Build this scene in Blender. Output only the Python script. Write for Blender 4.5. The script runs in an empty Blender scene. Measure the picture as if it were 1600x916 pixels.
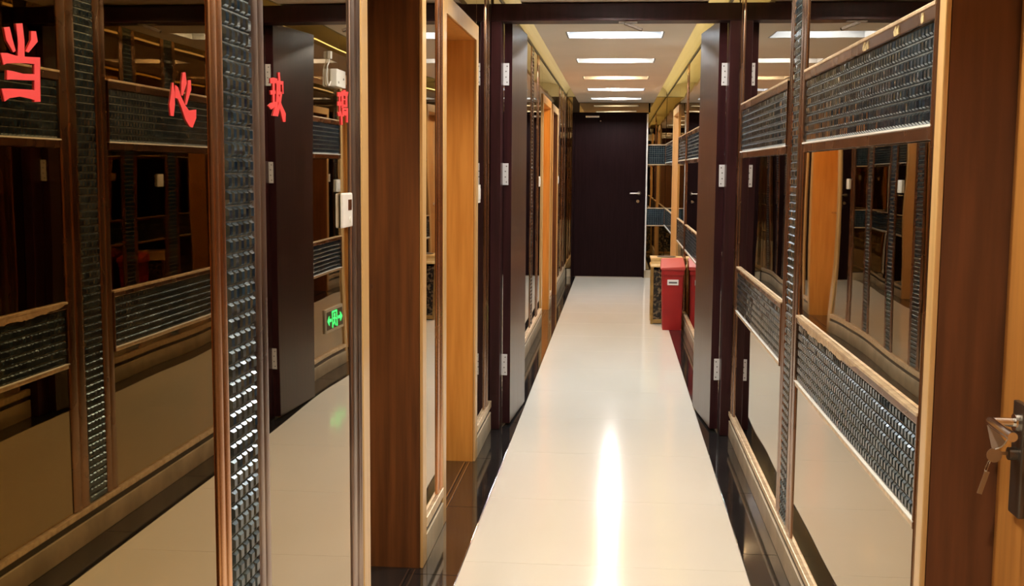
import bpy, bmesh, math, random
from mathutils import Matrix, Vector
random.seed(4)
scn = bpy.context.scene
COL = scn.collection

# ------------------------------------------------------------------ camera
cam_d = bpy.data.cameras.new('camera')
cam_d.sensor_width = 36.0
cam_d.lens = 1796.57 / 1600 * 36.0
cam_d.clip_start = 0.02
cam = bpy.data.objects.new('camera', cam_d)
COL.objects.link(cam)
R_ = (0.99584952, 0.0907241, 0.00727189)
U_ = (-0.01693537, 0.10620518, 0.99420001)
F_ = (-0.08942559, 0.99019675, -0.10730083)
cam.matrix_world = Matrix(((R_[0], U_[0], -F_[0], 0.0), (R_[1], U_[1], -F_[1], 0.0), (R_[2], U_[2], -F_[2], 1.40), (0, 0, 0, 1)))
scn.camera = cam

# ------------------------------------------------------------------ world, exposure
world = bpy.data.worlds.new('world'); scn.world = world
world.use_nodes = True
world.node_tree.nodes['Background'].inputs[0].default_value = (1.0, 0.85, 0.7, 1)
world.node_tree.nodes['Background'].inputs[1].default_value = 0.02
scn.view_settings.view_transform = 'Standard'
scn.view_settings.look = 'None'
scn.view_settings.gamma = 1.0
scn.view_settings.use_curve_mapping = False
scn.view_settings.exposure = 0.0
scn.cycles.max_bounces = 14
scn.cycles.glossy_bounces = 10
scn.cycles.diffuse_bounces = 4
scn.cycles.sample_clamp_indirect = 6.0
scn.cycles.blur_glossy = 0.5

# lamps of the ceiling recesses: (y centre, colour, strength)
LIGHTS = [(-1.05, (1, .88, .70), .92), (0.63, (1, .88, .70), .92), (2.31, (1, .88, .70), .92), (4.0, (1, .88, .72), .92),
          (5.68, (1, .90, .78), .92), (7.555, (.93, .97, 1), 1.25), (9.31, (1, .90, .78), 1.1), (11.03, (1, .66, .34), 0.9),
          (12.63, (.95, .97, 1), 1.1), (14.25, (1, .97, .92), 0.8)]
LAMP = 2350.0
COVE_R, COVE_L = 6.0, 4.0

# ------------------------------------------------------------------ setting dimensions
XL, XR = -0.668, 0.620          # front faces of the left and right wall
Y0, Y1 = -2.2, 15.05
ZC = 2.26                       # flat ceiling
ZW = 2.335                      # top of the mirrored walls
CXL, CXR = -0.512, 0.452        # edges of the flat ceiling
SXL, SXR = -0.525, 0.474        # edges of the white floor strip

# ------------------------------------------------------------------ materials
def mat(name, col, rough=0.5, metal=0.0, spec=0.5, emit=None, strength=0.0, coat=0.0, coatr=0.1):
    m = bpy.data.materials.new(name); m.use_nodes = True
    b = m.node_tree.nodes['Principled BSDF']
    b.inputs['Base Color'].default_value = (*col, 1)
    b.inputs['Roughness'].default_value = rough
    b.inputs['Metallic'].default_value = metal
    b.inputs['Specular IOR Level'].default_value = spec
    b.inputs['Coat Weight'].default_value = coat
    b.inputs['Coat Roughness'].default_value = coatr
    if emit:
        b.inputs['Emission Color'].default_value = (*emit, 1)
        b.inputs['Emission Strength'].default_value = strength
    return m

def noisy(m, c1, c2, scale=(1, 1, 1), size=5.0, detail=4.0, rough=None, bump=0.0, lo=0.35, hi=0.65, bdist=0.002, dist=0.0):
    """procedural colour variation (and optional roughness range / bump) in object space"""
    nt = m.node_tree; N = nt.nodes; L = nt.links; b = N['Principled BSDF']
    tc = N.new('ShaderNodeNewGeometry'); mp = N.new('ShaderNodeMapping'); mp.inputs['Scale'].default_value = scale
    L.new(tc.outputs['Position'], mp.inputs['Vector'])
    nz = N.new('ShaderNodeTexNoise'); nz.inputs['Scale'].default_value = size; nz.inputs['Detail'].default_value = detail
    nz.inputs['Distortion'].default_value = dist
    L.new(mp.outputs[0], nz.inputs['Vector'])
    cr = N.new('ShaderNodeValToRGB'); cr.color_ramp.elements[0].position = lo; cr.color_ramp.elements[1].position = hi
    cr.color_ramp.elements[0].color = (*c1, 1); cr.color_ramp.elements[1].color = (*c2, 1)
    L.new(nz.outputs['Fac'], cr.inputs['Fac']); L.new(cr.outputs['Color'], b.inputs['Base Color'])
    if rough:
        mr = N.new('ShaderNodeMapRange'); mr.inputs['To Min'].default_value = rough[0]; mr.inputs['To Max'].default_value = rough[1]
        L.new(nz.outputs['Fac'], mr.inputs['Value']); L.new(mr.outputs[0], b.inputs['Roughness'])
    if bump:
        bp = N.new('ShaderNodeBump'); bp.inputs['Strength'].default_value = bump; bp.inputs['Distance'].default_value = bdist
        L.new(nz.outputs['Fac'], bp.inputs['Height']); L.new(bp.outputs[0], b.inputs['Normal'])
    return m

def wavy(m, scale=(1, 1, 1), size=1.0, strength=0.1, dist=0.01):
    """slow waviness of mirror glass"""
    nt = m.node_tree; N = nt.nodes; L = nt.links; b = N['Principled BSDF']
    tc = N.new('ShaderNodeNewGeometry'); mp = N.new('ShaderNodeMapping'); mp.inputs['Scale'].default_value = scale
    L.new(tc.outputs['Position'], mp.inputs['Vector'])
    nz = N.new('ShaderNodeTexNoise'); nz.inputs['Scale'].default_value = size; nz.inputs['Detail'].default_value = 0.0
    L.new(mp.outputs[0], nz.inputs['Vector'])
    bp = N.new('ShaderNodeBump'); bp.inputs['Strength'].default_value = strength; bp.inputs['Distance'].default_value = dist
    L.new(nz.outputs['Fac'], bp.inputs['Height']); L.new(bp.outputs[0], b.inputs['Normal'])
    return m

M = {}
M['mirror'] = wavy(mat('bronze_mirror_glass', (.36, .265, .145), rough=.012, metal=1), size=1.6, strength=.5, dist=.003)
M['mirror_dark'] = wavy(mat('dark_bronze_mirror_glass', (.30, .20, .072), rough=.012, metal=1), size=1.2, strength=.4, dist=.003)
M['copper'] = noisy(mat('copper_frame', (.6, .3, .13), rough=.25, metal=1), (.55, .24, .11), (.85, .46, .22), (1, 1, .6), 4, 3, (.16, .34), .1)
M['bronze'] = noisy(mat('bronze_frame', (.40, .25, .16), rough=.28, metal=1), (.26, .15, .095), (.42, .26, .17), (1, 1, .6), 4, 3, (.16, .36), .1)
M['pewter'] = noisy(mat('pewter_frame', (.4, .3, .27), rough=.3, metal=1), (.26, .19, .18), (.46, .36, .31), (1, 1, .8), 5, 3, (.2, .42), .1)
M['goldtrim'] = noisy(mat('pale_gold_frame', (.8, .62, .4), rough=.3, metal=.55), (.66, .50, .32), (.9, .74, .52), (1, 3, 3), 14, 3, (.25, .45))
M['chipped'] = noisy(mat('chipped_bronze', (.5, .4, .2), rough=.5), (.20, .14, .06), (.75, .62, .32), (1, 1, 1), 60, 3)
M['casing'] = noisy(mat('honey_casing_wood', (.62, .36, .13), rough=.32, coat=.3), (.60, .37, .145), (.69, .45, .20), (1, 8, .4), 6, 4)
M['honey'] = noisy(mat('honey_wood', (.62, .28, .06), rough=.42, coat=.15, coatr=.2), (.62, .27, .045), (.74, .35, .07), (8, 8, .5), 5, 4)
M['brown'] = noisy(mat('brown_wood', (.24, .085, .022), rough=.42, coat=.15, coatr=.25), (.085, .028, .007), (.19, .068, .017), (14, 14, .7), 3.2, 5, lo=.3, hi=.72)
M['rightbrown'] = noisy(mat('reddish_brown_wood', (.17, .055, .016), rough=.5), (.10, .033, .010), (.15, .050, .016), (10, 10, .8), 4, 4)
M['maroon'] = noisy(mat('dark_maroon_wood', (.03, .008, .010), rough=.38, spec=.3, coat=.06, coatr=.15), (.020, .005, .007), (.036, .009, .012), (12, 12, .5), 4, 4)
M['leaf'] = noisy(mat('door_leaf_laminate', (.03, .014, .016), rough=.34, coat=.22, coatr=.18), (.014, .006, .007), (.044, .021, .023), (30, 30, .6), 3, 5, (.26, .40), .35)
M['enddoor'] = noisy(mat('end_door_laminate', (.012, .004, .005), rough=.5, spec=.08), (.009, .0028, .0035), (.014, .005, .006), (20, 20, 1), 3, 3)
M['white'] = mat('white_plastic', (.80, .80, .80), rough=.35)
M['switch'] = mat('switch_plastic', (.78, .77, .72), rough=.4)
M['hinge'] = mat('white_painted_steel', (.74, .77, .82), rough=.35, metal=.1)
M['screw'] = mat('screw_head', (.16, .16, .18), rough=.4, metal=.6)
M['screen'] = mat('dark_display', (.05, .01, .01), rough=.15)
M['chrome'] = mat('chrome', (.75, .73, .70), rough=.18, metal=1)
M['darkmetal'] = mat('dark_lock_metal', (.16, .14, .12), rough=.35, metal=.9)
M['keymetal'] = mat('brass_key', (.42, .34, .24), rough=.35, metal=.9)
M['tag'] = mat('grey_tag', (.34, .27, .22), rough=.45)
M['red'] = mat('red_vinyl', (.72, .040, .045), rough=.5)
M['redbin'] = noisy(mat('red_plastic', (.32, .008, .009), rough=.42), (.29, .007, .008), (.35, .010, .010), (1, 1, 1), 6)
M['redlid'] = mat('light_red_plastic', (.46, .055, .045), rough=.38)
M['ivory'] = noisy(mat('yellow_stone', (.72, .50, .20), rough=.35), (.60, .40, .14), (.80, .60, .28), (1, 1, 1), 18)
M['gold'] = noisy(mat('gold_frame', (.55, .36, .10), rough=.35, metal=.7), (.30, .19, .06), (.50, .34, .12), (1, 1, 1), 12)
M['marble'] = noisy(mat('dark_floral_marble', (.05, .04, .02), rough=.25), (.015, .013, .010), (.17, .125, .07), (1, 1, 1), 34, 3, lo=.50, hi=.62)
M['ceiling'] = noisy(mat('cream_ceiling_paint', (.84, .76, .66), rough=.7), (.82, .74, .64), (.86, .78, .68), (1, 1, 1), 2)
M['cove'] = mat('cove_paint', (.72, .64, .46), rough=.6)
M['recess'] = mat('darkened_recess_paint', (.36, .37, .38), rough=.6)  # white recess painted darker so the lamp's falloff towards the ends shows
M['wall'] = mat('dark_wall_board', (.05, .03, .02), rough=.6)
M['walltop'] = mat('black_wall_cap', (.02, .012, .01), rough=.4)
M['base'] = noisy(mat('beige_baseboard_stone', (.56, .48, .34), rough=.3, coat=.4), (.46, .40, .29), (.66, .57, .42), (1, 1, 1), 7, 4)
M['groove'] = mat('dark_groove', (.04, .025, .015), rough=.4)
M['grout'] = noisy(mat('mosaic_grout', (.25, .27, .25), rough=.5), (.10, .13, .14), (.20, .24, .25), (1, 1, 1), 40)
M['joint'] = mat('floor_joint', (.56, .54, .48), rough=.6)
M['door'] = noisy(mat('honey_door', (.45, .19, .04), rough=.4, coat=.2), (.40, .165, .035), (.50, .22, .05), (8, 8, .5), 5)
M['green'] = mat('green_sign_light', (.02, .3, .08), emit=(.05, 1.0, .22), strength=3.2)
M['signback'] = mat('sign_back', (.05, .03, .015), rough=.4)
M['signframe'] = mat('sign_frame_metal', (.66, .60, .48), rough=.35, metal=.5)
M['whitestrip'] = mat('white_frame_strip', (.80, .80, .78), rough=.35)
M['coveR'] = mat('cove_tube_right', (1, .8, .3), emit=(1, .82, .33), strength=COVE_R)
M['coveL'] = mat('cove_tube_left', (1, .8, .5), emit=(1, .84, .50), strength=COVE_L)
def lampmat(i, c, s):
    return mat('lamp_glow_%s' % 'abcdefghij'[i], c, emit=c, strength=LAMP * s)

# mirrored glass mosaic, each tile its own shade
def mosaic_mat(name, c1, c2, rough, metal=.92):
    m = mat(name, c1, rough=rough, metal=metal)
    nt = m.node_tree; N = nt.nodes; L = nt.links; b = N['Principled BSDF']
    g = N.new('ShaderNodeNewGeometry')
    sn = N.new('ShaderNodeVectorMath'); sn.operation = 'SNAP'; sn.inputs[1].default_value = (1, .028, .028)
    L.new(g.outputs['Position'], sn.inputs[0])
    wn = N.new('ShaderNodeTexWhiteNoise'); L.new(sn.outputs[0], wn.inputs['Vector'])
    cr = N.new('ShaderNodeValToRGB'); cr.color_ramp.elements[0].color = (*c1, 1); cr.color_ramp.elements[1].color = (*c2, 1)
    L.new(wn.outputs['Value'], cr.inputs['Fac']); L.new(cr.outputs[0], b.inputs['Base Color'])
    return m
M['tile'] = mosaic_mat('blue_black_mirror_mosaic', (.004, .010, .020), (.020, .045, .070), .06, .25)
M['bevel'] = mosaic_mat('brightened_cut_edges_of_mosaic', (.075, .115, .15), (.19, .26, .31), .2)  # bevels paler than the faces: bright floor reflections put into the colour
def floor_mat(name, c1, c2, rough, coat, size, vein=None):
    m = mat(name, c1, rough=rough, coat=coat, coatr=.05)
    return noisy(m, c1, c2, (1, .35, 1), size, 5, (rough * .8, rough * 1.25), lo=.3, hi=.7, dist=.6)
M['whitefloor'] = floor_mat('polished_cream_tile', (.78, .765, .69), (.83, .82, .76), .10, .0, 1.6)
M['blackfloor'] = floor_mat('polished_black_tile', (.008, .009, .010), (.024, .024, .024), .07, .3, 5)

# ------------------------------------------------------------------ helpers
def link(name, me, m, parent=None):
    o = bpy.data.objects.new(name, me)
    COL.objects.link(o)
    if m is not None and not me.materials: me.materials.append(m)
    if parent: o.parent = parent
    return o
def add_box(bm, x0, x1, y0, y1, z0, z1, bev=0.0):
    r = bmesh.ops.create_cube(bm, size=1)
    vs = r['verts']
    for v in vs:
        v.co = Vector(((x0 + x1) / 2 + v.co.x * abs(x1 - x0), (y0 + y1) / 2 + v.co.y * abs(y1 - y0), (z0 + z1) / 2 + v.co.z * abs(z1 - z0)))
    if bev > 0:
        es = list({e for v in vs for e in v.link_edges})
        bmesh.ops.bevel(bm, geom=es, offset=bev, segments=2, affect='EDGES', profile=.6)
def finish(bm, name, m, parent=None, smooth=False):
    me = bpy.data.meshes.new(name); bmesh.ops.recalc_face_normals(bm, faces=bm.faces[:]); bm.to_mesh(me); bm.free()
    if smooth:
        for p in me.polygons: p.use_smooth = True
    o = link(name, me, m, parent)
    return o
def box(name, x0, x1, y0, y1, z0, z1, m, parent=None, bev=0.0):
    bm = bmesh.new(); add_box(bm, x0, x1, y0, y1, z0, z1, bev)
    return finish(bm, name, m, parent)
def add_cyl(bm, p, q, r1, r2=None, seg=16, cap=True):
    p, q = Vector(p), Vector(q); d = q - p
    rot = d.to_track_quat('Z', 'Y').to_matrix().to_4x4()
    bmesh.ops.create_cone(bm, cap_ends=cap, segments=seg, radius1=r1, radius2=r1 if r2 is None else r2, depth=d.length,
                          matrix=Matrix.Translation((p + q) / 2) @ rot)
def cyl(name, p, q, r, m, parent=None, r2=None, seg=16):
    bm = bmesh.new(); add_cyl(bm, p, q, r, r2, seg); return finish(bm, name, m, parent, False)
def prism(bm, outer, inner):
    a = [bm.verts.new(p) for p in outer]; b = [bm.verts.new(p) for p in inner]; n = len(a)
    bm.faces.new(a); bm.faces.new(b[::-1])
    for i in range(n): bm.faces.new((a[i], a[(i + 1) % n], b[(i + 1) % n], b[i]))
def tube(name, pts, r, m, parent=None):
    cu = bpy.data.curves.new(name, 'CURVE'); cu.dimensions = '3D'; cu.bevel_depth = r; cu.bevel_resolution = 3
    sp = cu.splines.new('BEZIER'); sp.bezier_points.add(len(pts) - 1)
    for b, p in zip(sp.bezier_points, pts):
        b.co = p; b.handle_left_type = b.handle_right_type = 'AUTO'
    o = bpy.data.objects.new(name, cu); COL.objects.link(o); cu.materials.append(m)
    dg = bpy.context.evaluated_depsgraph_get(); me = bpy.data.meshes.new_from_object(o.evaluated_get(dg))
    bpy.data.objects.remove(o); bpy.data.curves.remove(cu)
    return link(name, me, m, parent)
def thing(name, loc, label=None, cat=None, group=None, kind=None):
    o = bpy.data.objects.new(name, None); COL.objects.link(o); o.location = loc; o.empty_display_size = .05
    if label: o['label'] = label
    if cat: o['category'] = cat
    if group: o['group'] = group
    if kind: o['kind'] = kind
    o['_p'] = 1
    del o['_p']
    THINGS.append(o)
    return o
THINGS = []
def prop(o, label=None, cat=None, group=None, kind=None):
    if label: o['label'] = label
    if cat: o['category'] = cat
    if group: o['group'] = group
    if kind: o['kind'] = kind
    return o

# ------------------------------------------------------------------ floor
floor = box('floor', -1.2, 1.2, Y0, Y1 + .3, -.12, -.012, M['joint']); prop(floor, kind='structure')
def tiles(x0, x1, ys, m, gap=.0032):
    for a, b in zip(ys[:-1], ys[1:]):
        a, b = max(a, Y0), min(b, Y1)
        if b - a < .02: continue
        box('floor_tile', x0 + gap / 2, x1 - gap / 2, a + gap / 2, b - gap / 2, -.012, 0, m, floor, .0006)
tiles(SXL, SXR, [3.965 + .81 * k for k in range(-8, 16)], M['whitefloor'], .0016)
tiles(-.70, SXL, [3.817 + .81 * k for k in range(-8, 16)], M['blackfloor'])
tiles(SXR, .655, [4.156 + .81 * k for k in range(-8, 16)], M['blackfloor'])

# ------------------------------------------------------------------ ceiling with ten recesses
HX0, HX1, HD = -.33, .272, .175     # recess opening in x, half length in y
bm = bmesh.new()
ycur = Y0
for (yc, c, s) in LIGHTS:
    add_box(bm, CXL, CXR, ycur, yc - HD - .011, ZC, ZC + .03)
    add_box(bm, CXL, HX0 - .011, yc - HD - .011, yc + HD + .011, ZC, ZC + .03)
    add_box(bm, HX1 + .011, CXR, yc - HD - .011, yc + HD + .011, ZC, ZC + .03)
    ycur = yc + HD + .011
add_box(bm, CXL, CXR, ycur, Y1, ZC, ZC + .03)
ceiling = finish(bm, 'ceiling', M['ceiling']); prop(ceiling, kind='structure')
def cove(side):
    bm = bmesh.new()
    X = XR if side > 0 else XL; E = CXR if side > 0 else CXL
    prof = [(X + side * .05, ZW - .01), (X + side * .05, ZW + .02), (X, ZW + .03)]
    for k in range(1, 9):
        a = k / 8 * math.pi / 2
        prof.append((X - side * (.30 * (1 - math.cos(a))), ZW + .03 + .15 * math.sin(a)))
    prof.append((-.02, ZW + .18))
    rows = []
    for y in (Y0, Y1): rows.append([bm.verts.new((x, y, z)) for x, z in prof])
    for i in range(len(prof) - 1):
        bm.faces.new((rows[0][i], rows[0][i + 1], rows[1][i + 1], rows[1][i]))
    o = finish(bm, 'cove', M['cove'], ceiling)
    return o
cove(1); cove(-1)
# light tubes lying hidden behind the ceiling edges, one per bay between the frame and the ends
def cove_tube(side, y0, y1, key, label):
    E = CXR if side > 0 else CXL
    x = E - side * .05
    t = thing('cove_light', (x, (y0 + y1) / 2, ZC + .045), label, 'light')
    box('glow_tube', -.012, .012, -(y1 - y0) / 2, (y1 - y0) / 2, -.008, .010, M[key], t)
    box('mounting_rail', -.016, .016, -(y1 - y0) / 2, (y1 - y0) / 2, -.0145, -.009, M['white'], t)
cove_tube(1, 6.3, 15.0, 'coveR', 'long warm light tube in the right ceiling cove beyond the dark door frame')
cove_tube(1, 1.0, 5.9, 'coveR', 'long warm light tube in the right ceiling cove before the dark door frame')
cove_tube(-1, 6.3, 15.0, 'coveL', 'long warm light tube in the left ceiling cove beyond the dark door frame')

where = ['farthest behind the viewer, warm', 'second behind the viewer, warm', 'above the first left wooden doorway, warm', 'over the second left doorway, warm',
         'just before the dark door frame', 'bluish white, first beyond the open door frame', 'cream white, second beyond the open door frame',
         'orange tinted, third beyond the open door frame', 'white, fourth beyond the open door frame', 'white, nearest the end door']
for i, (yc, c, s) in enumerate(LIGHTS):
    t = thing('ceiling_light', ((HX0 + HX1) / 2, yc, ZC), 'recessed ceiling light slot, ' + where[i], 'light', 'recessed lights along the corridor ceiling')
    w = (HX1 - HX0) / 2
    bm = bmesh.new(); D = .10
    add_box(bm, -w - .01, -w, -HD - .01, HD + .01, .001, D); add_box(bm, w, w + .01, -HD - .01, HD + .01, .001, D)
    add_box(bm, -w, w, -HD - .01, -HD, .001, D); add_box(bm, -w, w, HD, HD + .01, .001, D)
    add_box(bm, -w - .01, w + .01, -HD - .01, HD + .01, D, D + .01)
    hs = finish(bm, 'housing', M['recess'], t)
    cyl('bulb', (0, 0.06, D - .0405), (0, 0.06, D - .0395), .034, lampmat(i, c, s), hs, seg=20)
    cyl('bulb_socket', (0, 0.06, D - .0388), (0, 0.06, D - .0002), .026, M['white'], hs, seg=20)

# ------------------------------------------------------------------ door openings in the walls (y0, y1)
OPL = [(3.02, 3.875), (4.43, 5.37), (10.3, 11.42), (11.85, 12.80)]
OPR = [(1.35, 2.266), (8.14, 8.80), (11.90, 12.98)]
ZH = 1.99
def wall(side, ops, name):
    X = XR if side > 0 else XL
    bm = bmesh.new(); y = Y0; a = X + side * .012; b = X + side * .30
    for (p, q) in ops:
        add_box(bm, min(a, b), max(a, b), y, p - .012, 0, ZW); add_box(bm, min(a, b), max(a, b), p - .012, q + .012, ZH + .012, ZW); y = q + .012
    add_box(bm, min(a, b), max(a, b), y, Y1, 0, ZW)
    return prop(finish(bm, name, M['wall']), kind='structure')
wall_left = wall(-1, OPL, 'wall_left'); wall_right = wall(1, OPR, 'wall_right')
wall_back = prop(box('wall_back', -1, 1, Y0 - .1, Y0, 0, 2.6, M['brown']), kind='structure')
wall_end = prop(box('wall_end', -1, 1, Y1 + .012, Y1 + .12, 0, 2.6, M['wall']), kind='structure')
for s, X in ((1, XR), (-1, XL)):
    tr = box('trim_%d' % (1 if s < 0 else 2), min(X - s * .006, X + s * .03), max(X - s * .006, X + s * .03), Y0, Y1, ZW - .001, ZW + .016, M['walltop'], None, .002)
    prop(tr, kind='structure')

# ------------------------------------------------------------------ wall furniture
def sx(side, a, b):
    """x extent from a (toward the corridor) to b (into the wall), measured from the wall face"""
    X = XR if side > 0 else XL
    p, q = X - side * a, X + side * b
    return min(p, q), max(p, q)
def mirror_panel(side, y0, y1, z0, z1, label, key='mirror', group=None):
    x0, x1 = sx(side, 0, .0115)
    o = box('mirror_panel', x0, x1, y0, y1, z0, z1, M[key], None, .0012)
    return prop(o, label, 'mirror', group)
def strip(parent, name, side, y0, y1, z0, z1, key, proud=.006, bev=.002):
    x0, x1 = sx(side, proud, .0115)
    return box(name, x0, x1, y0, y1, z0, z1, M[key], parent, bev)

def ridged(parent, name, side, y0, y1, z0, z1, key, n=2, proud=.006):
    prof = [(y0, -.0115)]; w = (y1 - y0) / n
    for k in range(n):
        for q in range(9):
            a = math.pi * q / 8
            prof.append((y0 + w * (k + .5 - .5 * math.cos(a) * .96), .002 + (proud - .002) * math.sin(a) ** .6))
    prof.append((y1, -.0115))
    X = XR if side > 0 else XL
    bm = bmesh.new(); rows = []
    for z in (z0, z1): rows.append([bm.verts.new((X - side * d, y, z)) for y, d in prof])
    m_ = len(prof)
    for i in range(m_): bm.faces.new((rows[0][i], rows[0][(i + 1) % m_], rows[1][(i + 1) % m_], rows[1][i]))
    bm.faces.new(rows[0]); bm.faces.new(rows[1][::-1])
    return finish(bm, name, M[key], parent)
P = .028
def tile_mesh():
    bm = bmesh.new(); h = (P - .0020) / 2; i = h - .0056; d = .0066
    b_ = [bm.verts.new((0, sy * h, sz * h)) for sy, sz in ((-1, -1), (1, -1), (1, 1), (-1, 1))]
    t_ = [bm.verts.new((d, sy * i, sz * i)) for sy, sz in ((-1, -1), (1, -1), (1, 1), (-1, 1))]
    bm.faces.new(t_)
    for k in range(4): bm.faces.new((b_[k], b_[(k + 1) % 4], t_[(k + 1) % 4], t_[k]))
    bm.faces.new(b_[::-1])
    me = bpy.data.meshes.new('mosaic_tile'); bmesh.ops.recalc_face_normals(bm, faces=bm.faces[:]); bm.to_mesh(me); bm.free()
    me.materials.append(M['tile']); me.materials.append(M['bevel'])
    for p in me.polygons:
        if abs(p.normal.x) < .95: p.material_index = 1
    return me
TILE = tile_mesh()
def mosaic(side, y0, y1, z0, z1, parent, one=lambda y, z: False, end=False):
    """mirror mosaic over grout; tiles for which one(y,z) holds are objects, the rest one joined stuff mesh"""
    ny, nz = max(1, round((y1 - y0) / P)), max(1, round((z1 - z0) / P))
    py, pz = (y1 - y0) / ny, (z1 - z0) / nz
    x0, x1 = sx(side, -.001, .0115)
    if not end: box('grout_bed', x0, x1, y0, y1, z0, z1, M['grout'], parent)
    X = (XR + .001) if side > 0 else (XL - .001)
    V, Fc, MI = [], [], []; count = 0
    for j in range(nz):
        for i in range(ny):
            y = y0 + (i + .5) * py; z = z0 + (j + .5) * pz
            ry, rz = random.gauss(0, .013), random.gauss(0, .013)
            if one(y, z) and count < 300:
                o = bpy.data.objects.new('mosaic_tile', TILE); COL.objects.link(o); o.parent = parent
                o.location = (X, y, z); o.rotation_euler = (0, ry, (math.pi if side > 0 else 0) + rz)
                o.scale = (1, py / P, pz / P); count += 1
            else:
                n = len(V); rot = Matrix.Rotation((math.pi if side > 0 else 0) + rz, 3, 'Z') @ Matrix.Rotation(ry, 3, 'Y')
                for v in TILE.vertices:
                    c = rot @ Vector((v.co.x, v.co.y * py / P, v.co.z * pz / P))
                    V.append((X + c.x, y + c.y, z + c.z))
                for p in TILE.polygons: Fc.append([n + k for k in p.vertices]); MI.append(p.material_index)
    if V:
        me = bpy.data.meshes.new('mosaic_tiles'); me.from_pydata(V, [], Fc); me.update(); me.materials.append(M['tile']); me.materials.append(M['bevel'])
        me.polygons.foreach_set('material_index', MI)
        o = bpy.data.objects.new('mosaic_tiles', me); COL.objects.link(o); o.parent = parent; o['kind'] = 'stuff'
def mosaic_column(side, y0, y1, z0, z1, label, one=lambda y, z: False, fa=None, fb=None, ka='bronze', kb='bronze', group=None):
    t = thing('mosaic_column', (0, 0, 0), label, 'mosaic', group)
    mosaic(side, y0, y1, z0, z1, t, one)
    if fa: ridged(t, 'frame_strip', side, fa[0], fa[1], z0, z1, ka)
    if fb: ridged(t, 'frame_strip', side, fb[0], fb[1], z0, z1, kb)
    return t
def mosaic_band(side, y0, y1, z0, z1, label, one=lambda y, z: False, top='bronze', bottom='goldtrim', tw=.030, group=None, upper=True):
    t = thing('mosaic_band', (0, 0, 0), label, 'mosaic', group)
    mosaic(side, y0 + .008, y1 - .008, z0 + .018 + (.014 if upper else 0), z1 - tw, t, one)
    strip(t, 'frame_strip', side, y0, y1, z1 - tw, z1, top, .009)
    strip(t, 'frame_strip', side, y0, y1, z0, z0 + .014, bottom, .008) if not upper else strip(t, 'frame_strip', side, y0, y1, z0, z0 + .026, 'bronze', .007)
    strip(t, 'edge_bead', side, y0, y1, z1 - .004, z1 + .004, 'goldtrim', .012, .001)
    if upper: strip(t, 'edge_bead', side, y0, y1, z0 + .026, z0 + .031, 'whitestrip', .011, .001)
    else: strip(t, 'edge_bead', side, y0, y1, z0 + .014, z0 + .018, 'whitestrip', .011, .001)
    strip(t, 'end_strip', side, y0, y0 + .006, z0, z1, 'bronze', .010, .001); strip(t, 'end_strip', side, y1 - .006, y1, z0, z1, 'bronze', .010, .001)
    return t

def casing(side, y0, y1, door, z=2.062, w=.078):
    if side > 0: w = .045
    x0, x1 = sx(side, .011, .0)
    box('casing', x0, x1, y0 - w, y0, 0, z, M['casing'], door, .003)
    box('casing', x0, x1, y1, y1 + w, 0, z, M['casing'], door, .003)
    box('casing', x0, x1, y0, y1, ZH, z, M['casing'], door, .003)
def recess_door(n, side, y0, y1, wood, label_side):
    d = thing('door_%d' % n, (0, 0, 0), kind='structure')
    casing(side, y0, y1, d)
    dep = .17 if side > 0 else .25
    x0, x1 = sx(side, -.001, dep)
    box('reveal_board', x0, x1, y1, y1 + .011, 0, ZH, M[wood], d)
    box('reveal_board', x0, x1, y0 - .011, y0, 0, ZH, M[wood], d)
    box('reveal_board', x0, x1, y0, y1, ZH, ZH + .011, M[wood], d)
    xa = (XR if side > 0 else XL) + side * (dep - .045); xb = xa + side * .04
    leaf = box('door_leaf', min(xa, xb), max(xa, xb), y0 + .004, y1 - .004, .012, ZH - .004, M['door'], d, .002)
    # black stone threshold with a metal edge
    a, b = sx(side, .0, dep)
    if side < 0: b = -.7001
    else: a = .6551
    box('threshold', min(a, b), max(a, b), y0, y1, -.011, 0.0005, M['blackfloor'], d)
    X = XR if side > 0 else XL
    for k in (.012, .035):
        a, b = sorted((X + side * k, X + side * (k + .004)))
        box('threshold_strip', a, b, y0 + .02, y1 - .02, .0006, .003, M['chrome'], d)
    if side > 0 and n == 5: return d, leaf, xa
    hx = xa - side * .001
    cyl('handle_rose', (hx, y1 - .07, 1.0), (hx - side * .012, y1 - .07, 1.0), .025, M['chrome'], leaf)
    cyl('door_handle', (hx - side * .045, y1 - .06, 1.0), (hx - side * .045, y1 - .19, 1.0), .009, M['chrome'], leaf)
    cyl('handle_neck', (hx - side * .012, y1 - .07, 1.0), (hx - side * .05, y1 - .07, 1.0), .009, M['chrome'], leaf)
    return d, leaf, xa
recess_door(1, -1, *OPL[0], 'brown', '')
recess_door(2, -1, *OPL[1], 'honey', '')
recess_door(3, -1, *OPL[2], 'honey', '')
recess_door(4, -1, *OPL[3], 'brown', '')
d5, leaf5, xa5 = recess_door(5, 1, *OPR[0], 'rightbrown', '')
recess_door(6, 1, *OPR[1], 'honey', '')
recess_door(7, 1, *OPR[2], 'casing', '')

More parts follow.
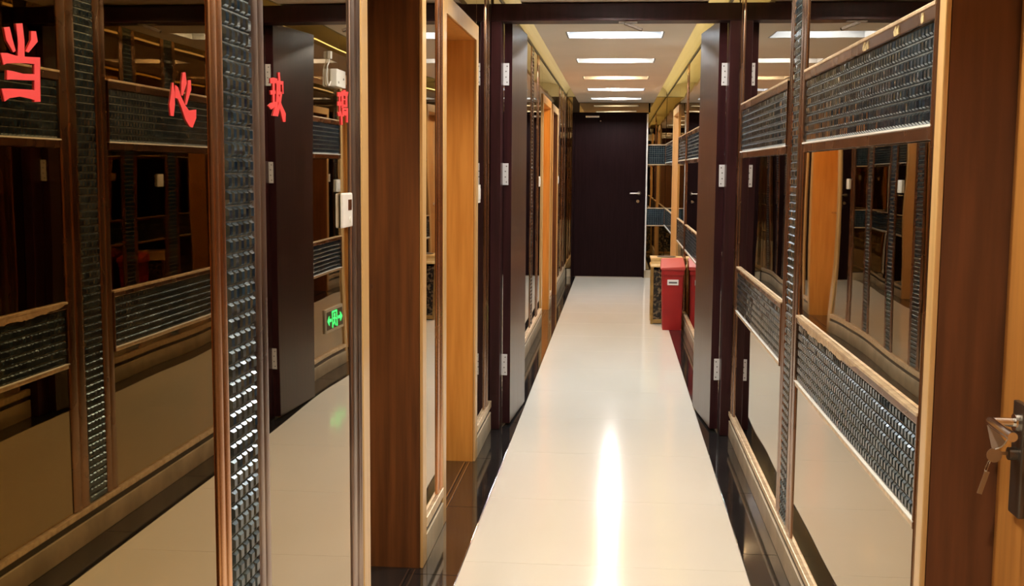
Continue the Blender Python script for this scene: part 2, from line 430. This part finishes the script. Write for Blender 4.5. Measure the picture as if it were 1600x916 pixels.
# ---- left wall, near to far
ZB = .163
GL, GR = 'bronze mirrors of the left wall', 'bronze mirrors of the right wall'
mirror_panel(-1, -.6, 1.848, ZB, ZW, 'largest dark bronze mirror, near left, with the first two red characters on it', 'mirror_dark', GL)
mirror_panel(-1, Y0, -.604, ZB, ZW, 'bronze mirror on the left wall behind the viewer', 'mirror', GL)
def near_one(y, z): return .55 < z < 2.1
mosaic_column(-1, 1.920, 2.068, ZB, ZW, 'tall blue-black mosaic column between copper and pewter frames, nearest on the left wall',
              near_one, (1.852, 1.912), (2.071, 2.140), 'copper', 'pewter', group='mosaic columns of the left wall')
mirror_panel(-1, 2.143, 2.838, ZB, ZW, 'bronze mirror on the left with the last two red characters and the white controller', 'mirror', GL)
def frame(side, y0, y1, key, label, z0=ZB, z1=ZW):
    n = thing('frame_post', (0, 0, 0), label, 'frame')
    w = y1 - y0
    ridged(n, 'frame_strip', side, y0, y0 + w * .48, z0, z1, key, 1, .007)
    ridged(n, 'frame_strip', side, y0 + w * .5, y1, z0, z1, key, 2, .010)
frame(-1, 2.842, 2.938, 'pewter', 'worn pewter-coloured upright frame just before the first wooden doorway on the left')
mirror_panel(-1, 3.957, 4.235, ZB, ZW, 'narrow bronze mirror between the two nearest left doorways', 'mirror', GL)
frame(-1, 4.238, 4.348, 'copper', 'shiny copper upright frame before the second, honey-coloured doorway on the left')
for (a, b), lab in zip(OPL, ('over the first left doorway', 'over the second, honey-coloured left doorway', 'over the third left doorway', 'over the farthest left doorway')):
    mirror_panel(-1, a - .075, b + .075, 2.066, ZW, 'bronze mirror strip ' + lab, 'mirror', GL)
mirror_panel(-1, 5.452, 5.79, ZB, ZW, 'narrow bronze mirror on the left between honey doorway and dark door frame', 'mirror', GL)
frame(-1, 5.794, 5.94, 'bronze', 'bronze upright frame on the left beside the dark door frame')
mirror_panel(-1, 5.943, 6.055, ZB, ZW, 'slim bronze mirror on the left touching the dark door frame', 'mirror', GL)
# beyond the frame
segs = [('m', 6.205, 7.32), ('c', 7.32, 7.57), ('m', 7.57, 8.02), ('c', 8.02, 8.27), ('m', 8.27, 8.90), ('c', 8.90, 9.15), ('m', 9.15, 9.58), ('f', 9.58, 9.72), ('m', 9.72, 10.218),
        ('m', 11.502, 11.768), ('m', 12.882, 13.2), ('c', 13.2, 13.42), ('m', 13.42, 13.95), ('c', 13.95, 14.17), ('m', 14.17, 14.62), ('c', 14.62, 14.84), ('m', 14.84, 15.04)]
lab = iter(['touching the back of the dark frame', 'between the first and second mosaic columns', 'between the second and third mosaic columns', 'between third mosaic column and bronze post', 'between bronze post and third doorway',
            'squeezed between the third and fourth doorways', 'just past the farthest doorway', 'between the fourth and fifth mosaic columns',
            'between the fifth and last mosaic columns', 'in the end corner'])
labc = iter(['nearest behind the open left leaf', 'middle one before the third doorway', 'closest before the third doorway', 'first past the farthest doorway', 'middle one past the farthest doorway', 'nearest the end door'])
for k, a, b in segs:
    if k == 'm': mirror_panel(-1, a + .002, b - .002, ZB, ZW, 'bronze mirror, far left wall, ' + next(lab), 'mirror', GL)
    elif k == 'c':
        mosaic_column(-1, a + .055, b - .055, ZB, ZW, 'slim dark mosaic column, far left wall, ' + next(labc), fa=(a + .002, a + .053), fb=(b - .053, b - .002), group='mosaic columns of the left wall')
    else: frame(-1, a + .002, b - .002, 'bronze', 'bronze upright post on the far left wall before the third doorway')

# ---- right wall, near to far
B1, B2, B3, B4 = 1.728, 1.463, .913, .676
def bay(y0, y1, where, one1=lambda y, z: False):
    mirror_panel(1, y0, y1, B1 + .004, ZW, 'top bronze mirror of the right wall bay ' + where, 'mirror', GR)
    tu = mosaic_band(1, y0, y1, B2, B1, 'upper blue-black mosaic band of the right wall bay ' + where, one1, upper=True, group='mosaic bands of the right wall')
    mirror_panel(1, y0, y1, B3 + .005, B2 - .002, 'middle bronze mirror of the right wall bay ' + where, 'mirror', GR)
    t = mosaic_band(1, y0, y1, B4, B3, 'lower blue-black mosaic band of the right wall bay ' + where, one1, upper=False, top='bronze', tw=.022, group='mosaic bands of the right wall')
    mirror_panel(1, y0, y1, .137, B4 - .002, 'bottom bronze mirror of the right wall bay ' + where, 'mirror', GR)
    return t, tu
near1 = lambda y, z: y < 3.60
tb, tu = bay(2.342, 3.925, 'nearest the viewer', near1)
bay(4.304, 5.890, 'next to the dark frame')
mosaic_column(1, 4.060, 4.205, .137, ZW, 'tall narrow mosaic column dividing the two near bays of the right wall', fa=(3.929, 4.056), fb=(4.209, 4.300))
frame(1, 5.894, 6.055, 'bronze', 'bronze upright frame on the right touching the dark door frame', .137)
frame(1, 2.314, 2.339, 'bronze', 'slim bronze upright at the edge of the nearest tan door casing on the right', .137)
bay(6.205, 8.090, 'behind the open right leaf')
bay(8.850, 10.40, 'beside the red bin')
frame(1, 10.405, 10.56, 'bronze', 'bronze upright post on the far right wall above the red bin', .137)
bay(10.565, 11.818, 'just before the tan doorway')
bay(13.062, 15.04, 'in the end corner')
mirror_panel(1, 8.095, 8.845, 2.066, ZW, 'bronze mirror strip over the honey doorway behind the right door leaf', 'mirror', GR)
mirror_panel(1, 11.825, 13.055, 2.066, ZW, 'bronze mirror strip over the tan doorway near the right end', 'mirror', GR)
mirror_panel(1, 1.275, 2.308, 2.066, ZW, 'bronze mirror strip over the nearest right doorway', 'mirror', GR)
mirror_panel(1, Y0, 1.268, .137, ZW, 'bronze mirror on the right wall behind the viewer', 'mirror', GR)
# peeled film hanging on the frames of the near bay
def peel(y0, y1, z0, z1, n, amp):
    bm = bmesh.new(); X = XR - .0095; top = []; bot = []
    e_ = .5
    for k in range(n + 1):
        y = y0 + (y1 - y0) * k / n
        top.append(bm.verts.new((X - .0008, y, z1)))
        e = max(0.0, math.sin(math.pi * k / n)) ** .5; e_ = min(1, max(0, e_ + random.uniform(-amp, amp)))
        bot.append(bm.verts.new((X - .001 - .003 * e * random.random(), y, z1 - max(.001, (z1 - z0) * e * (.45 + .55 * e_)))))
    for k in range(n): bm.faces.new((top[k], bot[k], bot[k + 1], top[k + 1]))
    return finish(bm, 'peeling_film', M['goldtrim'], tb)
peel(2.95, 3.90, .878, .909, 60, .3)
for y, w in ((2.66, .05), (2.98, .07), (2.44, .02)):
    bm = bmesh.new()
    pp = [(y + w * a, B1 - .029 + .022 * b) for a, b in ((-.5, .1), (-.1, .0), (.35, .05), (.5, .5), (.15, 1), (.0, .6), (-.2, .7), (-.45, .95))]
    prism(bm, [(XR - .0108, p, q) for p, q in pp], [(XR - .0092, p, q) for p, q in pp])
    finish(bm, 'chipped_patch', M['chipped'], tu)

# ---- baseboards: stone plinth, dark groove, pale rail
def baseboard(side, ranges, z1, z2, z3, name):
    bb = thing(name, (0, 0, 0), kind='structure')
    for a, b in ranges:
        x0, x1 = sx(side, .012, .0115); box('plinth', x0, x1, a, b, 0.0006, z1, M['base'], bb, .0015)
        x0, x1 = sx(side, .004, .0115); box('groove', x0, x1, a, b, z1, z2, M['groove'], bb)
        x0, x1 = sx(side, .014, .0115); box('rail', x0, x1, a, b, z2, z3, M['goldtrim'], bb, .003)
baseboard(-1, [(Y0, 2.938), (3.955, 4.348), (5.450, 6.055), (6.205, 10.218), (11.502, 11.768), (12.882, 15.03)], .098, .124, .160, 'baseboard_left')
baseboard(1, [(Y0, 1.268), (2.314, 6.055), (6.205, 8.090), (8.850, 11.818), (13.062, 15.03)], .085, .112, .135, 'baseboard_right')

# ------------------------------------------------------------------ end wall and end door
de = thing('door_8', (0, 0, 0), kind='structure')
el = box('door_leaf', -.555, .352, Y1 - .03, Y1 + .01, .012, 2.105, M['enddoor'], de, .002)
bm = bmesh.new(); add_box(bm, -.585, -.557, Y1 - .04, Y1 + .012, 0.0006, 2.13); add_box(bm, .354, .366, Y1 - .04, Y1 + .012, 0.0006, 2.13); add_box(bm, -.557, .354, Y1 - .04, Y1 + .012, 2.107, 2.13)
finish(bm, 'door_frame', M['enddoor'], de)
box('white_strip', .367, .386, Y1 - .045, Y1 + .012, .10, 2.115, M['whitestrip'], de, .002)
box('threshold_strip', -.53, .34, Y1 - .05, Y1 - .041, .0006, .012, M['chrome'], de)
cyl('handle_rose', (.285, Y1 - .031, 1.10), (.285, Y1 - .045, 1.10), .026, M['darkmetal'], el)
cyl('handle_neck', (.285, Y1 - .045, 1.10), (.285, Y1 - .075, 1.10), .009, M['chrome'], el)
cyl('door_handle', (.292, Y1 - .075, 1.10), (.165, Y1 - .075, 1.097), .0095, M['chrome'], el)
cyl('keyhole', (.270, Y1 - .031, .995), (.270, Y1 - .040, .995), .021, M['chrome'], el)
box('closer_plate', -.42, -.24, Y1 - .05, Y1 - .031, 2.066, 2.09, M['chrome'], el, .003)
cyl('closer_knob', (-.225, Y1 - .031, 2.022), (-.225, Y1 - .055, 2.022), .009, M['chrome'], el)
def end_mirror(x0, x1, z0, z1, label):
    return prop(box('mirror_panel', x0, x1, Y1, Y1 + .0115, z0, z1, M['mirror'], None, .001), label, 'mirror')
end_mirror(-.50, .41, 2.133, 2.255, 'wide low bronze mirror panel above the dark end door')
end_mirror(-.666, -.588, .11, 2.33, 'slim bronze mirror in the left end corner beside the end door')
for z0, z1, w in ((.11, B4 - .002, 'bottom'), (B3 + .002, B2 - .002, 'middle'), (B1 + .002, 2.33, 'top')):
    end_mirror(.388, .618, z0, z1, 'small bronze mirror right of the end door, %s of three' % w)
for z0, z1, w in ((B4, B3, 'lower'), (B2, B1, 'upper')):
    t = thing('mosaic_band', (0, 0, 0), 'short %s mosaic band on the end wall right of the dark door' % w, 'mosaic')
    box('grout_bed', .388, .618, Y1 + .001, Y1 + .0115, z0, z1, M['grout'], t)
    for zz in (z0, z1 - .012): box('frame_strip', .388, .618, Y1 - .007, Y1 + .011, zz, zz + .012, M['goldtrim'], t, .001)
    nz = round((z1 - z0 - .024) / P); pz = (z1 - z0 - .024) / nz; ny = 8; pw = .230 / ny
    V, Fc, MI = [], [], []
    for j in range(nz):
        for i in range(ny):
            c = Vector((.388 + (i + .5) * pw, Y1 + .001, z0 + .012 + (j + .5) * pz)); n = len(V)
            for v in TILE.vertices: V.append((c.x + v.co.y * pw / P, c.y - v.co.x, c.z + v.co.z * pz / P))
            for p in TILE.polygons: Fc.append([n + k for k in p.vertices]); MI.append(p.material_index)
    me = bpy.data.meshes.new('mosaic_tiles'); me.from_pydata(V, [], Fc); me.materials.append(M['tile']); me.materials.append(M['bevel']); me.polygons.foreach_set('material_index', MI)
    o = link('mosaic_tiles', me, None, t); o['kind'] = 'stuff'
prop(box('trim_3', -.66, .612, Y1 - .001, Y1 + .0118, 2.335, 2.52, M['cove']), kind='structure')
bb = thing('baseboard_back', (0, 0, 0), kind='structure')
box('plinth', .367, .596, Y1 - .012, Y1 + .0115, 0.0006, .10, M['base'], bb, .001)
box('plinth', -.643, -.587, Y1 - .012, Y1 + .0115, 0.0006, .10, M['base'], bb, .001)

# ------------------------------------------------------------------ dark double door frame across the corridor
YF = 6.06
fr = thing('door_9', (0, 0, 0), kind='structure')
box('jamb', -.668, -.612, YF, YF + .14, 0.0008, 2.163, M['maroon'], fr, .003)
box('jamb', .563, .622, YF, YF + .14, 0.0008, 2.163, M['maroon'], fr, .003)
box('lintel', -.668, .622, YF, YF + .14, 2.164, 2.252, M['maroon'], fr, .003)
def leaf(s):
    hx, hy = (-.607, YF + .115) if s < 0 else (.560, YF + .115)
    root = thing('door_%d' % (10 if s < 0 else 11), (hx, hy, 0), kind='structure')
    # local frame: +u away from the hinge along the leaf, v across its thickness
    w, th = .60, .042
    bm = bmesh.new(); add_box(bm, 0, th, 0, w, .012, 2.178)
    es = [e for e in bm.edges]; bmesh.ops.bevel(bm, geom=es, offset=.002, segments=1, affect='EDGES')
    if s > 0:
        for v in bm.verts: v.co.x = -v.co.x
    finish(bm, 'door_leaf', M['leaf'], root)
    bm = bmesh.new(); add_box(bm, 0, s * -th, -.0012, 0, .012, 2.176); finish(bm, 'edge_band', M['maroon'], root)
    for z in (1.90, 1.372, .337):
        k = -s
        h = box('hinge', *sorted((-.018 * k, .026 * k)), -.0062, -.0015, z - .058, z + .058, M['hinge'], root, .0015)
        cyl('hinge_knuckle', (-.012 * k, -.009, z - .058), (-.012 * k, -.009, z + .058), .0055, M['hinge'], h, seg=10)
        for q, dz in enumerate((-.042, -.015, .015, .042)):
            xx = k * (.010 if q in (1, 2) else .016)
            cyl('screw', (xx, -.0062, z + dz), (xx, -.0075, z + dz), .0036, M['screw'], h, seg=8)
    # lever handle near the free edge on the corridor face
    k = -s
    root.rotation_euler = (0, 0, math.radians(-3.2 if s < 0 else 5.0))
    return root
leaf(-1); leaf(1)
# light gap wedges between jamb and leaf stay open; strike plate and flush-bolt arm under the lintel
t = thing('door_closer_arm', (.03, YF + .02, 2.163), 'short dark arm on a small white plate under the middle of the dark lintel', 'door hardware')
box('plate', -.036, .060, .00, .03, -.0075, -.0005, M['hinge'], t, .001)
bm = bmesh.new(); add_box(bm, -.05, .05, -.010, .010, -.008, .008, .003)
bmesh.ops.transform(bm, matrix=Matrix.Translation((.040, .012, -.026)) @ Matrix.Rotation(math.radians(21), 4, 'Y'), verts=bm.verts)
finish(bm, 'arm', M['groove'], t)

# ------------------------------------------------------------------ red lettering on the left mirrors
DANG = [[[1.178,1.544],[1.182,1.531],[1.195,1.52],[1.2,1.522],[1.194,1.534],[1.189,1.546]],[[1.203,1.551],[1.205,1.533],[1.204,1.515],[1.218,1.517],[1.219,1.535],[1.216,1.553]],[[1.235,1.547],[1.234,1.537],[1.222,1.524],[1.227,1.523],[1.248,1.537],[1.245,1.548]],[[1.174,1.505],[1.18,1.507],[1.198,1.509],[1.222,1.511],[1.249,1.512],[1.251,1.52],[1.223,1.518],[1.2,1.517],[1.182,1.518],[1.169,1.517]],[[1.239,1.519],[1.238,1.494],[1.236,1.47],[1.249,1.471],[1.25,1.495],[1.252,1.52]],[[1.18,1.49],[1.19,1.491],[1.211,1.492],[1.243,1.494],[1.244,1.501],[1.213,1.499],[1.192,1.5],[1.181,1.5]],[[1.173,1.467],[1.183,1.471],[1.205,1.474],[1.228,1.473],[1.242,1.471],[1.249,1.482],[1.232,1.483],[1.206,1.482],[1.182,1.481],[1.168,1.48]]]
XIN = [[[1.639,1.521],[1.633,1.505],[1.626,1.489],[1.629,1.473],[1.64,1.473],[1.646,1.49],[1.646,1.506],[1.642,1.521]],[[1.68,1.539],[1.674,1.523],[1.672,1.505],[1.678,1.505],[1.694,1.524],[1.69,1.54]],[[1.7,1.529],[1.697,1.516],[1.686,1.492],[1.692,1.492],[1.712,1.516],[1.711,1.53]],[[1.649,1.518],[1.659,1.516],[1.67,1.503],[1.686,1.491],[1.701,1.484],[1.731,1.487],[1.73,1.474],[1.714,1.459],[1.703,1.46],[1.686,1.47],[1.671,1.487],[1.657,1.499],[1.647,1.5]]]
BO = [[[2.115,1.555],[2.135,1.556],[2.16,1.559],[2.161,1.567],[2.136,1.567],[2.114,1.564]],[[2.116,1.534],[2.149,1.538],[2.147,1.544],[2.114,1.542]],[[2.118,1.507],[2.138,1.512],[2.156,1.519],[2.147,1.523],[2.12,1.519],[2.1,1.513]],[[2.129,1.561],[2.128,1.516],[2.141,1.516],[2.142,1.562]],[[2.164,1.579],[2.166,1.561],[2.18,1.562],[2.176,1.58]],[[2.152,1.556],[2.197,1.558],[2.199,1.565],[2.154,1.563]],[[2.19,1.561],[2.192,1.541],[2.199,1.541],[2.198,1.562]],[[2.155,1.559],[2.149,1.523],[2.127,1.496],[2.145,1.496],[2.161,1.524],[2.168,1.56]],[[2.168,1.56],[2.166,1.54],[2.178,1.541],[2.179,1.561]],[[2.153,1.537],[2.184,1.538],[2.187,1.544],[2.156,1.543]],[[2.178,1.54],[2.162,1.518],[2.137,1.497],[2.159,1.496],[2.177,1.518],[2.189,1.541]],[[2.152,1.536],[2.168,1.517],[2.182,1.5],[2.193,1.487],[2.208,1.488],[2.211,1.504],[2.185,1.519],[2.163,1.538]]]
LI = [[[2.635,1.563],[2.672,1.566],[2.672,1.575],[2.635,1.573]],[[2.634,1.542],[2.671,1.544],[2.671,1.554],[2.635,1.552]],[[2.641,1.518],[2.675,1.521],[2.665,1.531],[2.631,1.527]],[[2.648,1.571],[2.648,1.521],[2.659,1.521],[2.66,1.571]],[[2.666,1.57],[2.731,1.568],[2.744,1.581],[2.674,1.578]],[[2.686,1.581],[2.688,1.575],[2.713,1.577],[2.711,1.583]],[[2.673,1.572],[2.671,1.539],[2.69,1.54],[2.691,1.573]],[[2.711,1.573],[2.71,1.543],[2.729,1.544],[2.73,1.574]],[[2.681,1.558],[2.719,1.559],[2.721,1.562],[2.682,1.561]],[[2.679,1.541],[2.721,1.543],[2.724,1.549],[2.682,1.548]],[[2.677,1.535],[2.733,1.537],[2.735,1.542],[2.678,1.54]],[[2.676,1.537],[2.676,1.519],[2.692,1.52],[2.693,1.538]],[[2.718,1.539],[2.717,1.507],[2.733,1.508],[2.734,1.54]],[[2.686,1.523],[2.716,1.523],[2.726,1.534],[2.696,1.534]],[[2.66,1.521],[2.663,1.499],[2.679,1.5],[2.677,1.522]]]
def lettering(polys, label):
    bm = bmesh.new(); X = XL + .0004
    for i, poly in enumerate(polys):
        e = i * .00006
        poly = [(y * 1.0345, 1.4 + (z - 1.4) * 1.0345) for y, z in poly]
        a = [bm.verts.new((X + .0010 + e, y, z)) for y, z in poly]; b = [bm.verts.new((X, y, z)) for y, z in poly]
        bm.faces.new(a); bm.faces.new(b[::-1])
        n = len(a)
        for k in range(n): bm.faces.new((a[k], a[(k + 1) % n], b[(k + 1) % n], b[k]))
    bmesh.ops.triangulate(bm, faces=bm.faces[:])
    prop(finish(bm, 'red_character', M['red']), label, 'lettering', 'red warning characters on the left mirrors')
lettering(DANG, 'leftmost red vinyl character 当 on the large dark mirror')
lettering(XIN, 'slanting red vinyl character 心 on the large dark mirror beside the copper frame')
lettering(BO, 'red vinyl character 玻 on the mirror just right of the mosaic column')
lettering(LI, 'red vinyl character 璃 at the right edge of the mirror above the white controller')

# ------------------------------------------------------------------ small fittings on the walls
def controller():
    t = thing('wall_controller', (XL, 2.788, 1.296), 'white wall controller with a small dark display beside the first left doorway', 'thermostat')
    bd = box('body', .001, .010, -.050, .050, -.042, .042, M['white'], t, .004)
    box('display', .0101, .0108, .000, .036, .000, .026, M['screen'], bd, .0004)
    cyl('button', (.0101, .020, -.024), (.0115, .020, -.024), .007, M['switch'], bd)
    box('side_seam', .0035, .0042, -.0505, .0505, -.0425, .0425, M['switch'], t)
controller()
def switch(side, y, z, label, h=.086):
    X = XL if side < 0 else XR; k = -side
    t = thing('wall_switch', (X, y, z), label, 'switch')
    box('plate', *sorted((.001 * k, .011 * k)), -.043, .043, -h / 2, h / 2, M['switch'], t, .002)
    box('rocker', *sorted((.0111 * k, .015 * k)), -.018, .018, -.026, .026, M['white'], t, .001)
switch(-1, 5.50, 1.280, 'white wall switch just past the second, honey-coloured left doorway')
switch(-1, 9.86, 1.295, 'white wall switch on the far left wall before the third left doorway')
switch(-1, 12.94, 1.282, 'white wall switch just past the farthest left doorway')
switch(-1, 7.93, 1.300, 'white wall switch on the left wall hidden behind the open left door leaf')
switch(1, 8.02, 1.273, 'white wall switch on the right wall hidden behind the open right door leaf')
# emergency light on the right wall, behind the open leaf, seen in the left mirror
t = thing('emergency_light', (XR, 7.94, 2.01), 'pale emergency light box with white cable, high behind the open right door leaf', 'light')
box('housing', -.055, -.001, -.125, .125, -.06, .06, M['switch'], t, .006)
for y in (-.08, .06): cyl('indicator', (-.0551, y, -.03 if y < 0 else 0), (-.058, y, -.03 if y < 0 else 0), .008, M['darkmetal'], t, seg=12)
tube('cable', [(-.012, -.151, -.03), (-.012, -.20, -.06), (-.012, -.26, -.02), (-.012, -.25, .06), (-.012, -.20, .10), (-.012, -.19, .13)], .0045, M['white'], t)
box('plug', -.028, -.001, -.21, -.165, .12, .17, M['switch'], t, .003)
# exit sign
t = thing('exit_sign', (XR, 7.83, .352), 'small lit green exit sign low on the right wall, seen reflected in the left mirror', 'sign')
box('frame', -.013, -.001, -.22, .22, -.082, .082, M['signframe'], t, .003)
box('face', -.0150, -.0132, -.200, .200, -.062, .062, M['signback'], t, .001)
bm = bmesh.new(); xs = (-.0168, -.0152)
def gb(y0, y1, z0, z1): add_box(bm, xs[0], xs[1], y0, y1, z0, z1)
gb(-.062, -.050, -.058, .058); gb(.050, .062, -.058, .058); gb(-.062, .062, .046, .058)             # doorway
gb(-.014, .014, .016, .038)                                                                        # running figure
for (a, b, w) in (((0, .014), (-.006, -.018), .018), ((-.006, -.016), (-.034, -.036), .009), ((-.006, -.016), (.024, -.050), .009), ((.004, .010), (.036, -.004), .008), ((-.004, .010), (-.036, .004), .008)):
    d = Vector((b[0] - a[0], b[1] - a[1])); l = d.length; r = bmesh.ops.create_cube(bm, size=1)
    for v in r['verts']:
        u, q = v.co.y * l, v.co.z * w
        n_ = d.normalized(); cx, cz = (a[0] + b[0]) / 2, (a[1] + b[1]) / 2
        v.co = Vector((xs[0] + .0007 + v.co.x * .0015, cx + n_.x * u - n_.y * q, cz + n_.y * u + n_.x * q))
for s in (1, -1):                                                                                  # arrows out to both sides
    gb(*sorted((s * .085, s * .150)), -.010, .010)
    vs = [bm.verts.new((xs[0], s * y, z)) for y, z in ((.185, 0), (.140, .034), (.140, -.034))]
    f = bm.faces.new(vs)
    e = bmesh.ops.extrude_face_region(bm, geom=[f]); 
    for v in e['geom']:
        if isinstance(v, bmesh.types.BMVert): v.co.x = xs[1]
finish(bm, 'exit_symbol', M['green'], t)

# ------------------------------------------------------------------ near right door: lever, plate, keys
X5 = xa5
hw = thing('door_lock', (X5, 2.13, .86), 'dark lock plate with chrome lever on the honey door at the right edge', 'lock')
box('lock_plate', -.012, -.0005, -.028, .028, -.085, .125, M['darkmetal'], hw, .003)
cyl('lever_neck', (-.012, 0, .088), (-.060, 0, .088), .0085, M['chrome'], hw)
cyl('lever_collar', (-.012, 0, .088), (-.019, 0, .088), .016, M['chrome'], hw)
cyl('lever', (-.058, .006, .088), (-.058, -.115, .086), .0085, M['chrome'], hw)
cyl('keyhole', (-.012, 0, .030), (-.026, 0, .030), .012, M['darkmetal'], hw)
k = thing('key_ring', (X5 - .026, 2.13, .89), 'bunch of keys and a grey tag hanging from the lock at the right edge', 'keys')
box('key_blade', -.012, 0, -.001, .001, -.003, .003, M['keymetal'], k)
cyl('key_bow', (-.024, -.0015, -.004), (-.024, .0015, -.004), .0135, M['keymetal'], k, seg=20)
bm = bmesh.new(); pp = ((-.040, .052), (-.018, .036), (-.004, .020), (-.022, .006), (-.030, .010))
prism(bm, [(x, -.003, z) for x, z in pp], [(x, -.0015, z) for x, z in pp]); finish(bm, 'tag', M['tag'], k)
tube('tag_strap', [(-.024, -.004, .008), (-.012, -.004, .014), (-.004, -.004, .026)], .0012, M['white'], k)
tube('ring', [(-.032, 0, -.012), (-.036, .002, -.022), (-.038, 0, -.034), (-.034, -.002, -.024), (-.030, 0, -.014)], .0012, M['chrome'], k)
bm = bmesh.new(); add_box(bm, -.0048, .0048, -.001, .001, -.022, .022, .0008)
bmesh.ops.transform(bm, matrix=Matrix.Translation((-.041, 0, -.056)) @ Matrix.Rotation(math.radians(16), 4, 'Y'), verts=bm.verts); finish(bm, 'spare_key', M['keymetal'], k)

# ------------------------------------------------------------------ red bin
t = thing('red_bin', (.500, 10.20, 0), 'tall red plastic litter bin with a slanted pinkish-red lid, right of the far corridor', 'bin')
bm = bmesh.new()
pts0 = [(-.083, -.10), (.083, -.10), (.083, .10), (-.083, .10)]; pts1 = [(-.094, -.12), (.092, -.12), (.092, .12), (-.094, .12)]
lv = []
for z, pp in ((.001, pts0), (.012, pts0), (.52, pts1), (.535, pts1)): lv.append([bm.verts.new((x, y, z)) for x, y in pp])
for a, b in zip(lv[:-1], lv[1:]):
    for i in range(4): bm.faces.new((a[i], a[(i + 1) % 4], b[(i + 1) % 4], b[i]))
bm.faces.new(lv[0][::-1]); bm.faces.new(lv[-1])
bmesh.ops.bevel(bm, geom=[e for e in bm.edges if abs(e.verts[0].co.z - e.verts[1].co.z) > .1], offset=.010, segments=2, affect='EDGES')
finish(bm, 'bin_body', M['redbin'], t)
bm = bmesh.new()
a = [bm.verts.new(p) for p in ((-.106, -.135, .532), (.104, -.135, .532), (.104, .13, .532), (-.106, .13, .532))]
b = [bm.verts.new(p) for p in ((-.106, -.135, .548), (.104, -.135, .562), (.098, .12, .625), (-.096, .12, .618))]
bm.faces.new(a[::-1]); bm.faces.new(b)
for i in range(4): bm.faces.new((a[i], a[(i + 1) % 4], b[(i + 1) % 4], b[i]))
bmesh.ops.bevel(bm, geom=bm.edges[:], offset=.004, segments=2, affect='EDGES'); finish(bm, 'bin_lid', M['redlid'], t)
bm = bmesh.new(); add_box(bm, -.098, .096, -.128, -.120, .490, .531, .002); finish(bm, 'bin_rim', M['redbin'], t)
box('label_plate', -.048, .048, -.1225, -.1165, .400, .448, M['white'], t, .002)
box('label_slot', -.036, .036, -.1235, -.1226, .415, .430, M['screw'], t)

# ------------------------------------------------------------------ gold ash stand behind the bin
t = thing('ash_stand', (.462, 10.62, 0), 'gold-framed litter stand with dark floral marble and yellow stone top, behind the red bin', 'bin')
for x in (-.128, .128):
    for y in (-.128, .128): box('corner_post', x - .012, x + .012, y - .012, y + .012, .001, .520, M['gold'], t, .003)
box('side_panel', -.115, .115, -.125, -.117, .045, .50, M['marble'], t); box('side_panel', -.115, .115, .117, .125, .045, .50, M['marble'], t)
box('side_panel', -.125, -.117, -.115, .115, .045, .50, M['marble'], t); box('side_panel', .117, .125, -.115, .115, .045, .50, M['marble'], t)
for y in (-.128, .128): box('bottom_rail', -.115, .115, y - .009, y + .009, .010, .045, M['gold'], t, .002)
for x in (-.128, .128): box('bottom_rail', x - .009, x + .009, -.115, .115, .010, .045, M['gold'], t, .002)
bm = bmesh.new()                                                     # moulded top slab with a scooped edge
prof = [(.132, .521), (.146, .523), (.148, .535), (.138, .552), (.138, .575), (.146, .592), (.146, .606)]
lv = [[bm.verts.new((sx_ * r, sy_ * r, z)) for sx_, sy_ in ((-1, -1), (1, -1), (1, 1), (-1, 1))] for r, z in prof]
for a, b in zip(lv[:-1], lv[1:]):
    for i in range(4): bm.faces.new((a[i], a[(i + 1) % 4], b[(i + 1) % 4], b[i]))
bm.faces.new(lv[0][::-1]); bm.faces.new(lv[-1]); finish(bm, 'stone_top', M['ivory'], t)
cyl('ash_bowl', (0, 0, .6065), (0, 0, .612), .085, M['darkmetal'], t, seg=28)

# thing roots at the origin: move each root to the base of its parts
bpy.context.view_layer.update()
for o in THINGS:
    if o.location.length > 1e-6: continue
    lo = [1e9] * 3; hi = [-1e9] * 3
    for c in o.children:
        for v in c.bound_box:
            p = c.matrix_world @ Vector(v)
            for q in range(3): lo[q] = min(lo[q], p[q]); hi[q] = max(hi[q], p[q])
    d = Vector(((lo[0] + hi[0]) / 2, (lo[1] + hi[1]) / 2, lo[2]))
    o.location = d
    for c in o.children: c.location = c.location - d
